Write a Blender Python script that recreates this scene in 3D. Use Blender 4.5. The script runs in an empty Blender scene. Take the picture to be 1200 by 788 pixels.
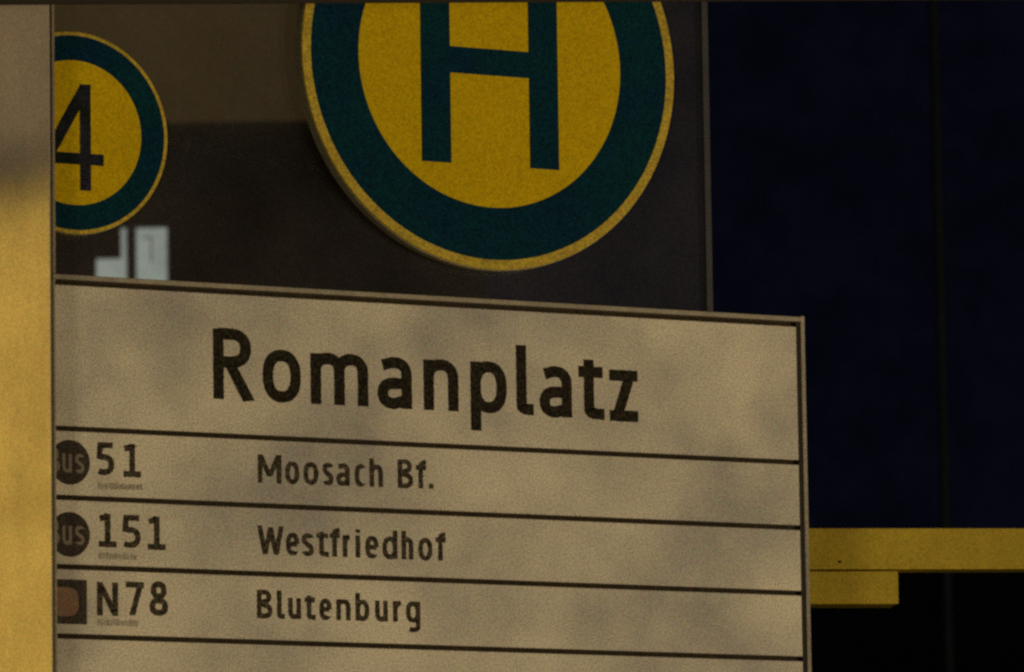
import bpy, bmesh, math, random
from mathutils import Vector, Matrix
random.seed(7)
S = bpy.context.scene
COL = S.collection

# ------------------------------------------------------------ camera
CAM = Vector((-2.95781, -5.63603, -1.1167))
YAW, PITCH, ROLL, FPX = 0.48608, 0.13324, -0.0149, 7938.25      # FPX at 1200 px width
fw = Vector((math.sin(YAW)*math.cos(PITCH), math.cos(YAW)*math.cos(PITCH), math.sin(PITCH)))
r0 = Vector((math.cos(YAW), -math.sin(YAW), 0)); u0 = r0.cross(fw)
RT = r0*math.cos(ROLL) + u0*math.sin(ROLL); UP = -r0*math.sin(ROLL) + u0*math.cos(ROLL)
cd = bpy.data.cameras.new('camera'); cam = bpy.data.objects.new('camera', cd); COL.objects.link(cam)
cd.sensor_width = 36; cd.lens = FPX/1200*36; cd.clip_start = .1; cd.clip_end = 600
m = Matrix((RT, UP, -fw)).transposed().to_4x4(); m.translation = CAM; cam.matrix_world = m
cd.dof.use_dof = True; cd.dof.focus_distance = 6.46; cd.dof.aperture_fstop = 20
S.camera = cam
# ------------------------------------------------------------ world: night sky after dusk
wd = bpy.data.worlds.new('World'); S.world = wd; wd.use_nodes = True
wn = wd.node_tree.nodes; wl = wd.node_tree.links
bg = wn['Background']
sky = wn.new('ShaderNodeTexSky'); sky.sky_type = 'NISHITA'; sky.sun_disc = False
sky.sun_elevation = math.radians(-5.0); sky.sun_rotation = math.radians(200)
glow = wn.new('ShaderNodeMix'); glow.data_type = 'RGBA'; glow.blend_type = 'ADD'; glow.inputs[0].default_value = 1
tint = wn.new('ShaderNodeMix'); tint.data_type = 'RGBA'; tint.blend_type = 'MULTIPLY'; tint.inputs[0].default_value = 1
wl.new(sky.outputs[0], tint.inputs[6]); tint.inputs[7].default_value = (.55, .5, 1, 1)
wl.new(tint.outputs[2], glow.inputs[6]); glow.inputs[7].default_value = (.022, .026, .060, 1)   # town sky glow
nz = wn.new('ShaderNodeTexNoise'); nz.inputs['Scale'].default_value = 60; nz.inputs['Detail'].default_value = 10; nz.inputs['Roughness'].default_value = .88
nr = wn.new('ShaderNodeMapRange'); nr.inputs[1].default_value = .3; nr.inputs[2].default_value = .7; nr.inputs[3].default_value = .45; nr.inputs[4].default_value = 1.35
tc = wn.new('ShaderNodeTexCoord'); wl.new(tc.outputs['Generated'], nz.inputs['Vector']); wl.new(nz.outputs[0], nr.inputs[0])
sc_ = wn.new('ShaderNodeVectorMath'); sc_.operation = 'SCALE'; wl.new(glow.outputs[2], sc_.inputs[0]); wl.new(nr.outputs[0], sc_.inputs['Scale'])
wl.new(sc_.outputs[0], bg.inputs[0]); bg.inputs[1].default_value = 0.08
S.view_settings.view_transform = 'Standard'; S.view_settings.look = 'None'
S.view_settings.exposure = 0; S.view_settings.gamma = 1
S.cycles.filter_width = 2.6
S.cycles.use_denoising = False
S.render.dither_intensity = 2.0
S.cycles.caustics_reflective = False
S.cycles.sample_clamp_indirect = .6


def lamp(name, kind, loc, target, power, color, **k):
    d = bpy.data.lights.new(name, kind); o = bpy.data.objects.new(name, d); COL.objects.link(o)
    o.location = loc; o.rotation_euler = (Vector(target)-Vector(loc)).to_track_quat('-Z', 'Y').to_euler()
    d.energy = power; d.color = color
    for a, v in k.items(): setattr(d, a, v)
    return o


def ray(px, py):
    return (fw + RT*((px-600)/FPX) - UP*((py-394)/FPX)).normalized()


def P(px, py, y=0.0):
    """point of the plane y = const seen at photo position px, py"""
    d = ray(px, py); return CAM + d*((y-CAM.y)/d.y)


def PZ(px, py, z):
    d = ray(px, py); return CAM + d*((z-CAM.z)/d.z)


def PN(px, py, p0, n):
    d = ray(px, py); return CAM + d*((p0-CAM).dot(n)/d.dot(n))

# street lighting, with added soft spots
lamp('street_light_front', 'AREA', (2.7, -4.6, -1.0), (0, 0, -.15), 79, (1, .79, .46), shape='DISK', size=.55)
lamp('street_light_left', 'AREA', (-3.6, -5.2, -1.1), (0, 0, -.2), 34, (1, .80, .46), shape='DISK', size=.4)
for nm, px_, py_, pw, col, sz in (('patch_spot', 235, 800, 9.0, (1, .66, .2), 5.0), ('patch_spot', 210, 430, 4.5, (1, .62, .3), 4.2),
                            ('patch_spot', 820, 640, 6.0, (1, .7, .35), 6.2), ('patch_spot', 880, 470, 3.0, (1, .78, .5), 4.2)):
    lamp(nm, 'SPOT', (1.2, -4.2, -1.3), P(px_, py_), pw, col, spot_size=math.radians(sz*.55), spot_blend=1, shadow_soft_size=.03)  # added spots without a source, for warm patches of light on the plates
COLX = P(62, 620, -.14)
lamp('sodium_lamp_low', 'SPOT', (-3.4, .95, -.8), P(30, 650, -.12), 440, (1, .62, .075), spot_size=math.radians(12.6), spot_blend=.24, shadow_soft_size=.03)
lamp('lamp_high', 'SPOT', (-3.4, .95, .5), P(20, -30, -.12), 92, (1, .66, .33), spot_size=math.radians(6.4), spot_blend=.2, shadow_soft_size=.03)

# ------------------------------------------------------------ materials
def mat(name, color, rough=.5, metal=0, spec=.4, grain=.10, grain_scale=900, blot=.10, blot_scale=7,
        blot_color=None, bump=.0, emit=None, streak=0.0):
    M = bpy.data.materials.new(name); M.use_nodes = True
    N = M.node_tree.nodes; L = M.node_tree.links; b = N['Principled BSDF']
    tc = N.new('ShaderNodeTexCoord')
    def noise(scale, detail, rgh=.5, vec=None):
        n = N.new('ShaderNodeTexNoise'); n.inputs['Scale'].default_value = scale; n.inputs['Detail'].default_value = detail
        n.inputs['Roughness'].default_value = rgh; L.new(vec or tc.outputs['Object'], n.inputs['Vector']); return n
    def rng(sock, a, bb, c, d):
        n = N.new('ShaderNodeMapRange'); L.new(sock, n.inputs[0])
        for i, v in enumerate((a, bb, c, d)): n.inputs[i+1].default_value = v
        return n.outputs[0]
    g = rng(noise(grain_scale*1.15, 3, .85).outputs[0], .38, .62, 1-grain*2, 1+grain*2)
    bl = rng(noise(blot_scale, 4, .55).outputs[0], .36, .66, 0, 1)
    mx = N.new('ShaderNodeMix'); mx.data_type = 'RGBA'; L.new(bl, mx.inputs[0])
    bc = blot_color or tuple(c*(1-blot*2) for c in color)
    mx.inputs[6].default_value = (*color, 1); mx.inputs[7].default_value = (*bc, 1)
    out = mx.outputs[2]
    if streak:
        mp = N.new('ShaderNodeMapping'); mp.inputs['Scale'].default_value = (1, 1, .12); L.new(tc.outputs['Object'], mp.inputs[0])
        s = rng(noise(60, 5, .6, mp.outputs[0]).outputs[0], .35, .65, 1-streak, 1+streak*.4)
        v0 = N.new('ShaderNodeVectorMath'); v0.operation = 'SCALE'; L.new(out, v0.inputs[0]); L.new(s, v0.inputs['Scale']); out = v0.outputs[0]
    v = N.new('ShaderNodeVectorMath'); v.operation = 'SCALE'; L.new(out, v.inputs[0]); L.new(g, v.inputs['Scale'])
    # small colour variation of the worn surface
    cn = noise(grain_scale*.45, 2, .6)
    cr = N.new('ShaderNodeMix'); cr.data_type = 'RGBA'; cr.blend_type = 'OVERLAY'; cr.inputs[0].default_value = grain*1.6
    L.new(v.outputs[0], cr.inputs[6]); L.new(cn.outputs[1], cr.inputs[7])
    L.new(cr.outputs[2], b.inputs['Base Color'])
    b.inputs['Roughness'].default_value = rough; b.inputs['Metallic'].default_value = metal
    b.inputs['Specular IOR Level'].default_value = spec
    if bump:
        bp = N.new('ShaderNodeBump'); bp.inputs['Strength'].default_value = bump; bp.inputs['Distance'].default_value = .0006
        L.new(noise(grain_scale*.5, 3).outputs[0], bp.inputs['Height']); L.new(bp.outputs[0], b.inputs['Normal'])
    if emit:
        L.new(cr.outputs[2], b.inputs['Emission Color']); b.inputs['Emission Strength'].default_value = emit
    return M

M_PLATE = mat('white_enamel_plate', (.89, .82, .68), .5, spec=.25, grain=.2, grain_scale=480, blot_scale=6.5, blot_color=(.47, .45, .435), bump=.25)  # grey blotches put soft patches of light and shade into the colour
M_INK = mat('black_print', (.016, .013, .009), .8, spec=.1, grain=.35, grain_scale=420, blot_scale=260, blot_color=(.05, .042, .03))
M_INKSOFT = mat('faded_black_print', (.024, .019, .014), .8, spec=.1, grain=.4, grain_scale=520, blot_scale=330, blot_color=(.13, .11, .08))
M_FAINT = mat('pale_grey_print', (.50, .46, .37), .6, grain=.25, grain_scale=420)
M_DARKLOGO = mat('dark_brown_print', (.075, .062, .055), .8, spec=.1, grain=.3, grain_scale=420)
M_LOGOTXT = mat('light_logo_print', (.27, .23, .18), .6, grain=.2)
M_LOGORED = mat('orange_brown_print', (.30, .165, .10), .6, grain=.25, blot_scale=60)
M_GAP = mat('groove_black', (.05, .038, .026), .9, spec=.1, grain=.3, grain_scale=420, blot_scale=60)
M_ALU = mat('aluminium_frame', (.50, .45, .37), .6, spec=.25, grain=.25, streak=.15)
M_YEL = mat('sign_yellow', (.80, .555, .003), .7, spec=.1, grain=.14, grain_scale=480, blot=.04, blot_scale=9, bump=.2)
M_RIM = mat('sign_rim_yellow', (.72, .53, .06), .6, spec=.2, grain=.2, grain_scale=420, blot=.1, blot_scale=40)
M_GRN = mat('sign_green', (.003, .046, .068), .75, spec=.06, grain=.28, grain_scale=420, blot_scale=14, blot_color=(.003, .032, .074), bump=.2)
M_EDGE = mat('disc_side_grey', (.40, .38, .27), .6, grain=.25)
M_CREAM = mat('cream_painted_steel', (.62, .57, .50), .5, grain=.12, grain_scale=520, blot=.12, blot_scale=11, bump=.25, streak=.08)
M_SEALGROOVE = mat('black_seal_groove', (.02, .015, .012), .7, grain=.2)
M_RAIL = mat('yellow_painted_steel', (.72, .53, .05), .6, spec=.2, grain=.14, grain_scale=480, blot=.10, blot_scale=9, bump=.2, streak=.05)
M_DARKSTEEL = mat('dark_brown_steel', (.05, .04, .03), .6, grain=.2)
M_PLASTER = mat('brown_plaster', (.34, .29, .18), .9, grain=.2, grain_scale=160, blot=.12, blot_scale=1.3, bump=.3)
M_DARKWALL = mat('dark_shade_wall', (.035, .026, .018), .9, grain=.2, grain_scale=160, blot_scale=2)  # the lower wall's lack of light is put into this near-black colour
M_BACKDROP = mat('far_backdrop', (.30, .27, .20), .95, spec=.05, grain=.2, grain_scale=8)
M_WFRAME = mat('window_frame_paint', (.06, .055, .05), .6)
M_LIT = mat('lit_window_glass', (.30, .34, .31), .3, grain=.16, grain_scale=260, blot=.12, blot_scale=9, emit=.95)
M_POLE = mat('grey_galvanised_pole', (.050, .068, .085), .8, spec=.1, grain=.2, grain_scale=200)
M_ASPH = mat('asphalt', (.05, .05, .05), .9, grain=.3, grain_scale=120)
# dusty glass
M_GLASS = bpy.data.materials.new('dusty_glass'); M_GLASS.use_nodes = True
N = M_GLASS.node_tree.nodes; L = M_GLASS.node_tree.links; N.remove(N['Principled BSDF'])
tr = N.new('ShaderNodeBsdfTransparent'); tr.inputs[0].default_value = (.93, .93, .92, 1)
df = N.new('ShaderNodeBsdfDiffuse')
mx = N.new('ShaderNodeMixShader'); L.new(tr.outputs[0], mx.inputs[1]); L.new(df.outputs[0], mx.inputs[2])
t_ = N.new('ShaderNodeTexCoord'); n1 = N.new('ShaderNodeTexNoise'); n1.inputs['Scale'].default_value = 420; n1.inputs['Detail'].default_value = 3
n2 = N.new('ShaderNodeTexNoise'); n2.inputs['Scale'].default_value = 7; n2.inputs['Detail'].default_value = 5
L.new(t_.outputs['Object'], n1.inputs[0]); L.new(t_.outputs['Object'], n2.inputs[0])
mm = N.new('ShaderNodeMath'); mm.operation = 'MULTIPLY'; L.new(n1.outputs[0], mm.inputs[0]); L.new(n2.outputs[0], mm.inputs[1])
mr = N.new('ShaderNodeMapRange'); mr.inputs[1].default_value = .1; mr.inputs[2].default_value = .45; mr.inputs[3].default_value = .006; mr.inputs[4].default_value = .046
L.new(mm.outputs[0], mr.inputs[0]); L.new(mr.outputs[0], mx.inputs[0])
df.inputs[0].default_value = (.70, .66, .74, 1)
gl = N.new('ShaderNodeBsdfGlossy'); gl.inputs['Roughness'].default_value = .05; mx2 = N.new('ShaderNodeMixShader'); mx2.inputs[0].default_value = .02
L.new(mx.outputs[0], mx2.inputs[1]); L.new(gl.outputs[0], mx2.inputs[2]); L.new(mx2.outputs[0], N['Material Output'].inputs[0])

# ------------------------------------------------------------ builders
def link(name, bm, material, parent=None, smooth=False):
    me = bpy.data.meshes.new(name); bmesh.ops.recalc_face_normals(bm, faces=bm.faces[:])
    bm.to_mesh(me); bm.free(); me.materials.append(material)
    if smooth:
        for p in me.polygons: p.use_smooth = True
    o = bpy.data.objects.new(name, me); COL.objects.link(o)
    if parent:
        o.parent = parent
        me.transform(WORLD[parent.name].inverted()); WORLD[o.name] = WORLD[parent.name].copy()
    else: WORLD[o.name] = Matrix()
    return o
WORLD = {}


def empty(name, loc, rz=0, **props):
    o = bpy.data.objects.new(name, None); COL.objects.link(o); o.empty_display_size = .1
    o.location = loc; o.rotation_euler = (0, 0, rz); WORLD[o.name] = Matrix.Translation(Vector(loc)) @ Matrix.Rotation(rz, 4, 'Z')
    for k, v in props.items(): o[k] = v
    return o


def box(bm, a, b, bev=0, xf=None):
    a = Vector(a); b = Vector(b)
    r = bmesh.ops.create_cube(bm, size=1)
    for v in r['verts']:
        v.co = Vector([(a[i]+b[i])/2 + v.co[i]*(b[i]-a[i]) for i in range(3)])
    if bev:
        es = list({e for v in r['verts'] for e in v.link_edges})
        r2 = bmesh.ops.bevel(bm, geom=es, offset=bev, segments=2, affect='EDGES', profile=.6)
        vs = list({v for f in r2['faces'] for v in f.verts} | {v for v in r['verts'] if v.is_valid})
    else: vs = r['verts']
    if xf:
        for v in vs: v.co = xf @ v.co
    return bm


def bar(bm, A, B, w, h, bev=.001):
    """box beam from A to B; top front edge line given by A-B: w back, h down"""
    A = Vector(A); B = Vector(B); d = (B-A).normalized(); back = Vector((-d.y, d.x, 0)).normalized()
    if back.y < 0: back = -back
    up = Vector((0, 0, 1))
    r = bmesh.ops.create_cube(bm, size=1); Ln = (B-A).length
    for v in r['verts']:
        c = v.co.copy(); v.co = A + d*((c.x+.5)*Ln) + back*((c.y+.5)*w) + up*((c.z-.5)*h)
    if bev:
        bmesh.ops.bevel(bm, geom=list({e for v in r['verts'] for e in v.link_edges}), offset=bev, segments=2, affect='EDGES')
    return bm


def ring(bm, cx, cz, r_in, r_out, y0, y1, n=160, bev=0):
    """flat ring or disc (r_in = 0) in the plane y0 (front) .. y1 (back)"""
    prof = []
    if r_in > 0: prof = [(r_in, y1), (r_in, y0), (r_out-bev, y0)] + ([(r_out, y0+bev)] if bev else []) + [(r_out, y1)]
    else: prof = [(r_out-bev, y0)] + ([(r_out, y0+bev)] if bev else []) + [(r_out, y1)]
    rows = []
    for (r, y) in prof:
        rows.append([bm.verts.new((cx+r*math.cos(2*math.pi*i/n), y, cz+r*math.sin(2*math.pi*i/n))) for i in range(n)])
    for a, b in zip(rows, rows[1:]):
        for i in range(n): bm.faces.new((a[i], a[(i+1) % n], b[(i+1) % n], b[i]))
    if r_in > 0:
        a, b = rows[-1], rows[0]
        for i in range(n): bm.faces.new((a[i], a[(i+1) % n], b[(i+1) % n], b[i]))
    else:
        bm.faces.new(rows[0]); bm.faces.new(rows[-1])
    return bm

# ------------------------------------------------------------ lettering: stroked glyphs, metres
def sup(cx, cy, rx, ry, a0, a1, n=22, e=2.35):
    out = []
    for i in range(n+1):
        a = math.radians(a0+(a1-a0)*i/n); c, s = math.cos(a), math.sin(a)
        out.append((cx+rx*math.copysign(abs(c)**(2/e), c), cy+ry*math.copysign(abs(s)**(2/e), s)))
    return out


def glyph(ch, w, X, A, D, t):
    h = t/2
    q = t*.42          # thin horizontals
    if ch == 'o': return [sup(w/2, X/2, w/2-h, X/2-q, 0, 360, 44)[:-1] + ['closed']]
    if ch in 'nh':
        top = X if ch == 'n' else A
        return [[(h, 0), (h, top)], sup(w/2, X*.62, w/2-h, X*.38-q, 172, 0) + [(w-h, 0)]]
    if ch == 'm':
        k = (w-t)/2
        return [[(h, 0), (h, X)], sup(h+k/2, X*.64, k/2, X*.36-q, 172, 0, 14)+[(h+k, 0)], sup(h+k*1.5, X*.64, k/2, X*.36-q, 172, 0, 14)+[(w-h, 0)]]
    if ch == 'u': return [[(w-h, 0), (w-h, X)], [(h, X)] + sup(w/2, X*.38, w/2-h, X*.38-q, 180, 352)]
    if ch == 'r': return [[(h, 0), (h, X)], sup(w*.85, X*.60, w*.85-h, X*.40-q, 176, 95, 10)]
    if ch == 'a':
        return [[(t*.5, X-q*1.6)] + sup(w*.48, X*.66, w*.52-h, X*.34-q, 96, 0, 14) + [(w-h, 0)],
                [(w-h, X*.59-q)] + sup(w*.50, X*.295, w*.50-h, X*.295-q, 92, 268, 22) + [(w*.66, q*1.4), (w-h, X*.17)]]
    if ch == 'e':
        return [sup(w/2, X/2, w/2-h, X/2-q, 0, 310, 36), [(h, X*.5), (w-h*1.0, X*.5)]]
    if ch == 'c': return [sup(w*.55, X/2, w*.55-h, X/2-q, 62, 298, 28)]
    if ch == 's':
        return [sup(w/2, X*.73, w/2-h, X*.27-q, 35, 230, 14)[:-1] + [(w*.42, X*.54), (w*.6, X*.46)] + sup(w/2, X*.27, w/2-h, X*.27-q, 50, -145, 14)]
    if ch in 'dbpg':
        b = sup(w/2, X/2, w/2-h, X/2-q, 0, 360, 40)[:-1] + ['closed']
        if ch == 'd': return [b, [(w-h, 0), (w-h, A)]]
        if ch == 'b': return [b, [(h, 0), (h, A)]]
        if ch == 'p': return [b, [(h, -D), (h, X)]]
        return [b, [(w-h, X)] + sup(w*.48, -D*.45, w*.52-h, D*.55-q, 0, -125, 14)]
    if ch == 'l': return [[(h, A), (h, X*.2)] + sup(w*.78, X*.17, w*.78-h, X*.17-q, 185, 265, 8) + [(w, q)]]
    if ch == 't': 
        s = w*.40
        return [[(s, A*.86), (s, X*.2)] + sup(w*.85, X*.18, w*.85-s, X*.18-q, 185, 262, 8) + [(w, q)], [(0, X*.93), (w*.95, X*.93)]]
    if ch == 'f': return [[(w*.42, 0), (w*.42, A*.78)] + sup(w*.95, A*.78, w*.53, A*.22-q, 178, 95, 10), [(0, X*.95), (w*.9, X*.95)]]
    if ch == 'i': return [[(w/2, 0), (w/2, X)], [(w/2, A*.86), (w/2, A*.99)]]
    if ch == 'z': return [[(0, X-q), (w, X-q)], [(w-h*1.35, X-q*.3), (h*1.35, q*.3)], [(0, q), (w, q)]]
    if ch == '.': return [[(w/2-h, h), (w/2+h, h)]]
    if ch == 'R': return [[(h, 0), (h, A)], [(h, A-q)] + sup(w*.42, A*.73, w*.50-h, A*.27-q, 80, -80, 16) + [(h, A*.46+q)], [(w*.44, A*.47), (w-h*1.15, 0)]]
    if ch == 'B': return [[(h, 0), (h, A)], [(h, A-q)] + sup(w*.45, A*.76, w*.47-h, A*.24-q, 80, -80, 14) + [(h, A*.53)],
                          [(h, A*.53)] + sup(w*.45, A*.265, w*.55-h, A*.265-q, 80, -80, 14) + [(h, q)]]
    if ch == 'M': return [[(h, 0), (h, A)], [(h*1.1, A), (w*.5, A*.24)], [(w*.5, A*.24), (w-h*1.1, A)], [(w-h, A), (w-h, 0)]]
    if ch == 'W': return [[(h, A), (w*.29, 0)], [(w*.29, 0), (w*.5, A*.95)], [(w*.5, A*.95), (w*.71, 0)], [(w*.71, 0), (w-h, A)]]
    if ch == 'N': return [[(h, 0), (h, A)], [(h, A*.97), (w-h, A*.03)], [(w-h, 0), (w-h, A)]]
    if ch == '7': return [[(0, A-h), (w, A-h)], [(w-h*1.1, A-h*.2), (w*.34, 0)]]
    if ch == '8': return [sup(w/2, A*.745, w*.43-h, A*.255-q, 0, 360, 30)[:-1]+['closed'], sup(w/2, A*.26, w/2-h, A*.26-q, 0, 360, 30)[:-1]+['closed']]
    if ch == '1': return [[(w*.10, A*.84), (w*.34, A*.88), (w*.52, A-h*.6)], [(w*.52, 0), (w*.52, A)], [(w*.05, h*.7), (w*.98, h*.7)]]
    if ch == '5': return [[(w*.92, A-h), (w*.22, A-h), (w*.17, A*.56)] + sup(w*.40, A*.31, w*.60-h, A*.31-q, 95, -125, 20)]
    if ch == '4': return [[(w*.70, 0), (w*.70, A)], [(w*.70, A*.97), (t*.42, A*.30)], [(0, A*.295), (w, A*.295)]]
    return []


def ribbon(bm, pts, t, y):
    closed = pts[-1] == 'closed'
    if closed: pts = pts[:-1]
    q = [Vector((p[0], p[1])) for p in pts]
    cl = [q[0]]
    for p in q[1:]:
        if (p-cl[-1]).length > 1e-6: cl.append(p)
    q = cl
    rs = []                                             # slightly uneven print edges
    for i in range(len(q) if closed else len(q)-1):
        a_, b_ = q[i], q[(i+1) % len(q)]; ns = max(1, int((b_-a_).length/.0016))
        rs += [a_.lerp(b_, j/ns) for j in range(ns)]
    if not closed: rs.append(q[-1])
    q = rs; n = len(q); L_, R_ = [], []; jit = [random.uniform(-.00022, .00022) for _ in range(n)]
    for i in range(n):
        a = q[i-1] if (i > 0 or closed) else None; b = q[(i+1) % n] if (i < n-1 or closed) else None
        d1 = (q[i]-a).normalized() if a is not None else (b-q[i]).normalized()
        d2 = (b-q[i]).normalized() if b is not None else d1
        n1 = Vector((-d1.y, d1.x))
        if (a is None or b is None) and abs(d1.x) > .12 and abs(d1.y) > .5:      # flat-cut ends of slanting strokes
            mt = Vector((math.copysign(1, n1.x), 0)); k = t/2/abs(n1.x)
            L_.append(bm.verts.new((q[i].x+mt.x*k, y, q[i].y))); R_.append(bm.verts.new((q[i].x-mt.x*k, y, q[i].y))); continue
        n2 = Vector((-d2.y, d2.x)); mt = n1+n2
        mt = n1 if mt.length < 1e-4 else mt.normalized()
        k = t/2/max(.42, mt.dot(n1)) + jit[i]
        L_.append(bm.verts.new((q[i].x+mt.x*k, y, q[i].y+mt.y*k))); R_.append(bm.verts.new((q[i].x-mt.x*k, y, q[i].y-mt.y*k)))
    for i in range(n if closed else n-1):
        j = (i+1) % n
        bm.faces.new((L_[i], L_[j], R_[j], R_[i]))


def words(bm, items, X, A, D, t, y):
    """items: (char, px left, px right, px baseline y); each glyph upright in the sign plane"""
    for ch, l, r, by in items:
        a = P(l, by, y); b = P(r, by, y); k = bm.verts[:] and len(bm.verts) or 0
        base = len(bm.verts); w = b.x-a.x
        for i, st in enumerate(glyph(ch, w, X, A, D, t)):
            ribbon(bm, st, t, 0)
            bm.verts.ensure_lookup_table()
            for v in bm.verts[base:]:
                v.co.x += a.x; v.co.z += a.z; v.co.y = y-.00006*i
            base = len(bm.verts)

GROUND = -2.62
# ------------------------------------------------------------ ground
bm = bmesh.new(); box(bm, (-60, -40, GROUND-.2), (90, 160, GROUND)); g = link('pavement', bm, M_ASPH); g['kind'] = 'structure'

# ------------------------------------------------------------ the stop sign
sign = empty('stop_sign', (-.47, 0, GROUND), label='glass stop sign with round yellow H disc above white route plates', category='sign')
XR = .33866; Z0 = -.23557; DZ1 = .13493; DZ = .0636
XL = P(60, 500, 0).x - .075
# glass pane with its grey edge profile
GX = .24242
bm = bmesh.new(); box(bm, (XL+.012, .014, Z0), (GX-.0015, .020, .30)); link('glass_pane', bm, M_GLASS, sign)
bm = bmesh.new(); box(bm, (GX-.0022, .0125, Z0+.004), (GX+.0052, .0205, .30), .001)
M_GEDGE = mat('grey_glass_edge', (.055, .056, .078), .6, grain=.25, grain_scale=420, blot_scale=20); link('edge_profile', bm, M_GEDGE, sign)
# back board and frame of the plate panel
ZB = Z0-DZ1-5*DZ
bm = bmesh.new(); box(bm, (XL+.002, .006, ZB), (XR+.001, .03, Z0+.003)); link('back_board', bm, M_GAP, sign)
bm = bmesh.new(); box(bm, (XL, -.003, Z0+.0026), (XR-.0026, .031, Z0+.0072), .0009); link('top_frame', bm, M_ALU, sign)
bm = bmesh.new(); box(bm, (XR-.0020, -.0015, ZB), (XR+.0025, .032, Z0+.0085), .0010); link('side_frame', bm, M_ALU, sign)
bm = bmesh.new(); box(bm, (XL, -.003, ZB-.005), (XR-.0026, .031, ZB-.0002), .0009); link('bottom_frame', bm, M_ALU, sign)
bm = bmesh.new(); box(bm, (XL-.03, -.004, GROUND), (XL-.0005, .036, .35), .002); link('sign_post', bm, M_ALU, sign)
# thin pale profile seen beside the pillar
xs = P(60.3, 300, -.004).x
bm = bmesh.new(); box(bm, (xs-.006, -.0045, Z0+.0076), (xs+.0042, .012, .30), .0008); link('inner_profile', bm, mat('bronze_profile', (.42, .34, .26), .5, grain=.2, streak=.2), sign)
xl0, xl1 = P(50, 600, -.003).x, P(67, 640, -.003).x
bm = bmesh.new(); box(bm, (xl0, -.0025, ZB+.001), (xl1, .012, Z0+.0024), .0008); link('left_frame', bm, M_ALU, sign)
bm = bmesh.new(); box(bm, (XR-.0064, .0004, ZB+.001), (XR-.0021, .0055, Z0+.0024), 0); link('groove_fill', bm, M_SEALGROOVE, sign)  # dark strip added in the groove, its shade put in as colour
# plates
zt = [Z0, Z0-DZ1] + [Z0-DZ1-i*DZ for i in (1, 2, 3, 4, 5)]
plates = []
G = .0023
PL = P(61, 600, 0).x
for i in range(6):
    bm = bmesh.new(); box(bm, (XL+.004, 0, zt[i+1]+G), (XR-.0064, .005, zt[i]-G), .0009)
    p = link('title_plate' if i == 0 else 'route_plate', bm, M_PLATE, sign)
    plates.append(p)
plates[0]['label'] = 'wide white plate with the name Romanplatz'
plates[1]['label'] = 'white plate for line 51'
plates[2]['label'] = 'white plate for line 151'
plates[3]['label'] = 'white plate for line N78'
YI = -.0004
V = 1/1229     # metres per photo pixel upright in the sign plane
bm = bmesh.new()
words(bm, [('R', 250.3, 298.5, 467.5), ('o', 308.2, 353, 470), ('m', 364.5, 431.8, 473.5), ('a', 443, 483, 478), ('n', 497, 537.6, 480.5),
           ('p', 552, 594.4, 482.5), ('l', 605.8, 625.6, 485), ('a', 633, 670.6, 488), ('t', 679, 708.6, 490), ('z', 715, 748, 492.5)],
      59*V, 81*V, 22*V, 13.3*V, YI)
link('name_lettering', bm, M_INK, plates[0])


def bl(x, x0, y0, x1, y1): return y0+(x-x0)*(y1-y0)/(x1-x0)
def line(chars, spans, x0, y0, x1, y1): return [(c, a, b, bl((a+b)/2, x0, y0, x1, y1)) for c, (a, b) in zip(chars, spans)]
bm = bmesh.new()
words(bm, line('MoosachBf.', [(302.5, 330), (334.6, 351), (356, 373.4), (378.5, 391), (394.5, 410), (416, 428.5), (433.5, 449), (466.5, 484.3), (488, 501), (502.5, 508.5)], 302, 565.5, 508, 573), 25.5*V, 33*V, 10*V, 5.7*V, YI)
link('destination_lettering', bm, M_INKSOFT, plates[1])
bm = bmesh.new()
words(bm, line('Westfriedhof', [(302, 332.8), (335.5, 351), (354, 368), (371.5, 385.5), (387, 400), (402, 412.5), (416.5, 423), (428.5, 444), (448.5, 466), (471, 484.6), (490.6, 507), (511, 524)], 302, 649, 524, 657.5), 25.5*V, 33*V, 10*V, 5.7*V, YI)
link('destination_lettering', bm, M_INKSOFT, plates[2])
bm = bmesh.new()
words(bm, line('Blutenburg', [(301.5, 319.5), (325, 334), (338, 353), (357.5, 370), (374.5, 389), (394.5, 411), (417, 433), (440, 454.7), (461, 473), (476, 492.7)], 301, 724, 492, 729.5), 24*V, 32*V, 11*V, 5.7*V, YI)
link('destination_lettering', bm, M_INKSOFT, plates[3])
bm = bmesh.new()
words(bm, [('5', 113.5, 134, 556.2), ('1', 144, 165.5, 558)], 0, 37*V, 0, 6.8*V, YI); link('line_number', bm, M_INKSOFT, plates[1])
bm = bmesh.new()
words(bm, [('1', 115, 137, 640), ('5', 143.4, 165, 641.5), ('1', 172.6, 194.5, 643.3)], 0, 37*V, 0, 6.8*V, YI); link('line_number', bm, M_INKSOFT, plates[2])
bm = bmesh.new()
words(bm, [('N', 114, 138.5, 721.5), ('7', 148, 169, 721), ('8', 175.6, 197, 721)], 0, 38*V, 0, 6.8*V, YI); link('line_number', bm, M_INKSOFT, plates[3])
# illegible pale small print under the numbers
for pl, (xa, xb, y) in zip(plates[1:4], [(115, 166, 569), (116, 161, 651), (115, 163, 729)]):
    bm = bmesh.new(); x = xa
    while x < xb:
        w_ = random.uniform(2.0, 4.2); hh = random.uniform(5.5, 8)*V
        a = P(x, y+4+(x-xa)*.03, YI); b = P(x+w_, y, YI)
        v = [bm.verts.new(c) for c in ((a.x, YI, a.z), (b.x, YI, a.z), (b.x, YI, a.z+hh), (a.x, YI, a.z+hh))]
        bm.faces.new(v); x += w_+random.uniform(.5, 1.6)
    link('small_print', bm, M_FAINT, pl)
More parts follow.
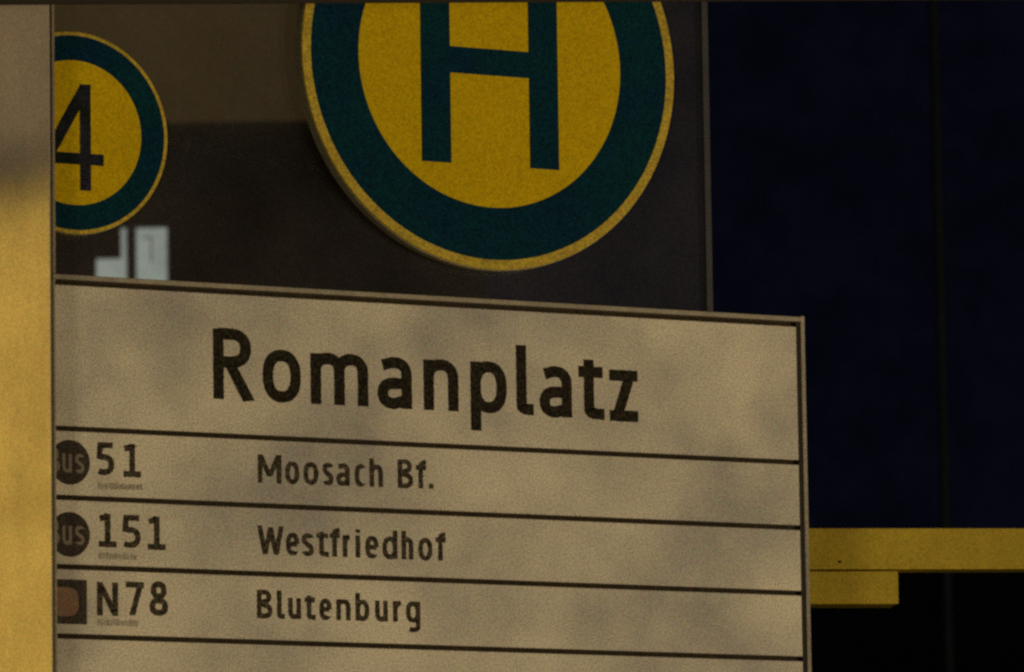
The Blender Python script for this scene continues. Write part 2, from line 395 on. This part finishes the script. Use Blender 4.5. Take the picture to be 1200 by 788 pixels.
# bus emblems
for pl, cy in ((plates[1], 542), (plates[2], 626.5)):
    c = P(82, cy, YI); bm = bmesh.new()
    vs = [bm.verts.new((c.x+24.6*V*math.cos(a), YI, c.z+25.4*V*math.sin(a))) for a in [2*math.pi*i/64 for i in range(64)]]
    bm.faces.new(vs); link('round_emblem', bm, M_DARKLOGO, pl)
    bm = bmesh.new()
    words(bm, [('B', 58, 70, cy+11), ('u', 73, 84.5, cy+11.5), ('s', 88, 99, cy+12)], 21*V, 27*V, 0, 4.0*V, YI-.0003)
    link('emblem_lettering', bm, M_LOGOTXT, pl)
a = P(66, 731, YI); b = P(101.8, 680, YI); bm = bmesh.new()
bm.faces.new([bm.verts.new(c) for c in ((a.x-.01, YI, a.z), (b.x, YI, a.z), (b.x, YI, b.z), (a.x-.01, YI, b.z))])
link('square_emblem', bm, M_DARKLOGO, plates[3])
c = P(76, 705.5, YI); bm = bmesh.new()
pts = sup(c.x-.001, c.z, 18*V, 16.5*V, 0, 360, 48, 3)[:-1]
bm.faces.new([bm.verts.new((p[0], YI-.0003, p[1])) for p in pts]); link('emblem_disc', bm, M_LOGORED, plates[3])

# the discs
def disc(cx, cz, R, k1, k2, name, label):
    yb = .010; yf = -.003
    bm = bmesh.new(); ring(bm, cx, cz, 0, R*1.004, yf+.0025, yb, 180); b = link(name, bm, M_EDGE, sign); b['label'] = label
    bm = bmesh.new(); ring(bm, cx, cz, R*k1, R, yf, yf+.0022, 180, .0006); link('yellow_rim', bm, M_RIM, b)
    bm = bmesh.new(); ring(bm, cx, cz, R*k2, R*k1-.0001, yf+.0003, yf+.0022, 180); link('green_ring', bm, M_GRN, b)
    bm = bmesh.new(); ring(bm, cx, cz, 0, R*k2-.0001, yf+.0003, yf+.0022, 180); link('yellow_face', bm, M_YEL, b)
    return b, yf
hd, yf = disc(0, 0, .2, .954, .70322, 'stop_disc', 'large round yellow disc with green ring and letter H')
def rect(bm, x0, x1, z0, z1, y, y1):
    box(bm, (x0, y, z0), (x1, y1, z1), .0003)
bm = bmesh.new(); y = yf-.0006
xa, xb, xc, xd = [P(px, 100, y).x for px in (494, 528, 620.5, 654)]
zb = P(512, 190, y).z; zc = P(640, 198.5, y).z; zm = (zb+zc)/2
rect(bm, xa, xb, zm, -zm, y, yf+.0002); rect(bm, xc, xd, zm, -zm, y, yf+.0002)
z1, z2 = P(560, 56.5, y).z, P(560, 87.5, y).z
rect(bm, xb-.0003, xc+.0003, z2, z1, y+.0001, yf+.0002)
link('letter_h', bm, M_GRN, hd)
sd, yf = disc(-.43403, -.09589, .09443, .962, .716, 'line_disc', 'small round yellow disc with green ring and numeral 4')
bm = bmesh.new()
y = yf-.0004; a = P(51, 221, y); b = P(122.5, 222, y)
words(bm, [('4', 51, 121.8, 220.5)], 0, 122*V, 0, 13.2*V, y)
link('numeral', bm, mat('numeral_dark_green', (.010, .020, .014), .8, spec=.1, grain=.3, grain_scale=420, blot_scale=30, blot_color=(.03, .03, .06)), sd)

# ------------------------------------------------------------ shelter: cream pillar and dark roof edge
sh = empty('shelter', (COLX.x-.05, -.1, GROUND), label='cream steel shelter pillar lit yellow below, with dark roof edge across the top', category='shelter')
nrm = Vector((-.78, -.63, 0)).normalized(); tan = Vector((-.63, .78, 0)).normalized()
e0 = P(60.2, 400, -.145); e0.z = 0
ztop = .30
def prism(bm, pts, z0, z1, bev=0):
    lo = [bm.verts.new((p.x, p.y, z0)) for p in pts]; hi = [bm.verts.new((p.x, p.y, z1)) for p in pts]
    bm.faces.new(lo); bm.faces.new(hi); n = len(pts)
    for i in range(n): bm.faces.new((lo[i], lo[(i+1) % n], hi[(i+1) % n], hi[i]))
    if bev: bmesh.ops.bevel(bm, geom=[e for e in bm.edges if abs(e.verts[0].co.z-e.verts[1].co.z) > .1], offset=bev, segments=3, affect='EDGES')
back = (e0-Vector((CAM.x, CAM.y, 0))).normalized()*.035
bm = bmesh.new(); prism(bm, [e0, e0+tan*.13, e0+tan*.13+back, e0+back], GROUND, ztop, .0012); link('pillar', bm, M_CREAM, sh)
s0 = e0 - tan*.0004
bm = bmesh.new(); prism(bm, [s0+back*.03, s0-tan*.0018+back*.03, s0-tan*.0018+back*.9, s0+back*.9], GROUND, ztop); link('rubber_seal', bm, M_SEALGROOVE, sh)
A = P(-60, 5.2, -.18); B = PZ(1320, -1.5, A.z)
bm = bmesh.new(); bar(bm, A+Vector((0, 0, .09)), B+Vector((0, 0, .09)), .006, .09, .001); link('roof_edge', bm, M_DARKSTEEL, sh)

# ------------------------------------------------------------ yellow beam behind the sign
A = P(900, 619.3, .38); B = PZ(1420, 619.3, A.z)
h1 = (A.z - P(900, 667, .38).z)
bmr = empty('yellow_beam', (B.x, B.y, GROUND), label='yellow steel cross beam with a short bar bolted beneath its left end', category='beam')
bm = bmesh.new(); bar(bm, A, B, .04, h1, .0025); link('long_bar', bm, M_RAIL, bmr)
d = (B-A).normalized(); fr = Vector((d.y, -d.x, 0)).normalized()*.004
A2 = PN(900, 669.8, A+fr, fr); B2 = PN(1052.3, 669.8, A+fr, fr); B2.z = A2.z
bm = bmesh.new(); bar(bm, A2, B2, .045, A2.z-PN(900, 708, A+fr, fr).z, .0008); link('short_bar', bm, M_RAIL, bmr)
sc2 = PN(984.7, 658.5, A, fr); bm = bmesh.new()
bmesh.ops.create_cone(bm, cap_ends=True, segments=16, radius1=.0014, radius2=.0012, depth=.002, matrix=Matrix.Translation(sc2+fr*.2) @ fr.to_track_quat('Z', 'Y').to_matrix().to_4x4())
link('screw', bm, M_DARKSTEEL, bmr)
bm = bmesh.new(); box(bm, (B.x-.03, B.y-.03, GROUND), (B.x+.03, B.y+.05, A.z+.05), .003); link('beam_post', bm, M_DARKSTEEL, bmr)

# ------------------------------------------------------------ faint pole in the dark
pc = P(1111, 740, 5.5)
bm = bmesh.new(); bmesh.ops.create_cone(bm, cap_ends=True, segments=28, radius1=.0105, radius2=.0085, depth=5.2, matrix=Matrix.Translation((pc.x, pc.y, GROUND+2.6)))
po = link('lamp_pole', bm, M_POLE, smooth=False); po['label'] = 'thin grey pole standing in the dark below the yellow beam'; po['category'] = 'pole'

# ------------------------------------------------------------ dark building seen through the glass
fn = Vector((-math.sin(YAW), -math.cos(YAW), 0)); p0 = P(200, 200, 9.0); rz = -YAW
ex = Vector((math.cos(YAW), -math.sin(YAW), 0)); ey = Vector((math.sin(YAW), math.cos(YAW), 0))
base = Vector((p0.x, p0.y, GROUND))
bd = empty('building', base, rz, label='dim brown building with a lit window seen through the glass', category='building')
XF = Matrix.Translation(base) @ Matrix.Rotation(rz, 4, 'Z')
def F(px, py):          # local x, z on the facade
    q = XF.inverted() @ PN(px, py, p0, fn); return q.x, q.z
x0 = F(-150, 0)[0]; x1 = F(560, 0)[0]; zc = F(270, 153)[1]; ztp = F(0, -260)[1]
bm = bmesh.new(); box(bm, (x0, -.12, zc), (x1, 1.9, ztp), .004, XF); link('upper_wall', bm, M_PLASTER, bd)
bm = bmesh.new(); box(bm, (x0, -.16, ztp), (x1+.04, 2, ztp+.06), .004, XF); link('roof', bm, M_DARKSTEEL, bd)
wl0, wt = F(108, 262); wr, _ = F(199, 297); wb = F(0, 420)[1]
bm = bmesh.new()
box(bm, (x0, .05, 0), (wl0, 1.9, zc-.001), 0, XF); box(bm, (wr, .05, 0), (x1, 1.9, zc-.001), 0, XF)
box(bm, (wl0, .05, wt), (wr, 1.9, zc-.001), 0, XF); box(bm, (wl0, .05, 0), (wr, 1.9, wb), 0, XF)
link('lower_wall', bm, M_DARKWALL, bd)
xm0, xm1 = F(147.5, 290)[0], F(158.5, 290)[0]; tp = F(0, 266.5)[1]; xe = F(195, 297)[0]; xl = F(111.5, 312)[0]
bm = bmesh.new()
for b_ in (((xm0, .02, wb), (xm1, .07, tp)), ((wl0, .03, tp), (wr, .07, wt)), ((xe, .03, wb), (wr, .07, tp)), ((wl0, .03, wb), (xl, .07, tp))):
    box(bm, b_[0], b_[1], .001, XF)
wf = link('window_frame', bm, M_WFRAME, bd)
for a_, b_ in ((xl, xm0), (xm1, xe)):
    bm = bmesh.new(); box(bm, (a_, .05, wb), (b_, .056, tp), 0, XF); link('pane', bm, M_LIT, wf)
bx, bz = F(140.5, 300); 
bm = bmesh.new(); box(bm, (xl, .042, bz), (bx, .048, tp), 0, XF); link('blind', bm, M_DARKWALL, wf)
a_, z_ = F(166, 276); b_, zz = F(175.5, 304); w_ = F(177, 0)[0]-F(175.5, 0)[0]
bm = bmesh.new(); box(bm, (b_, .044, zz), (b_+w_, .049, z_), 0, XF); box(bm, (a_, .044, z_), (b_+w_, .049, z_+w_), 0, XF); link('window_catch', bm, mat('grey_catch', (.2, .2, .18)), wf)
# distant block added to darken the lower sky, top behind the yellow beam
q1 = P(700, 645, 60); q2 = PZ(2600, 640, q1.z)
bm = bmesh.new(); bar(bm, q1, q2, 9, q1.z-GROUND, .02)
fb = empty('dark_backdrop', (q1.x, q1.y, GROUND), label='plain block added far behind, darkening the sky below the yellow beam', category='backdrop')
link('backdrop_block', bm, M_BACKDROP, fb)
# unseen spot added to light the building's upper wall
q = XF @ Vector((x0+.25, -1.6, ztp+.4))
lamp('facade_spot', 'SPOT', q, XF @ Vector((x0+.35, -.1, zc+.30)), 12, (1, .70, .36), spot_size=math.radians(60), spot_blend=.9, shadow_soft_size=.1)
sp = F(218, 160); sq = F(218, 176)
bm = bmesh.new(); box(bm, (sp[0]-.0015, .03, sq[1]), (sp[0]+.0022, .05, sp[1]), .0005, XF)
link('wall_fitting', bm, mat('brass_fitting', (.5, .42, .25), .4), bd)
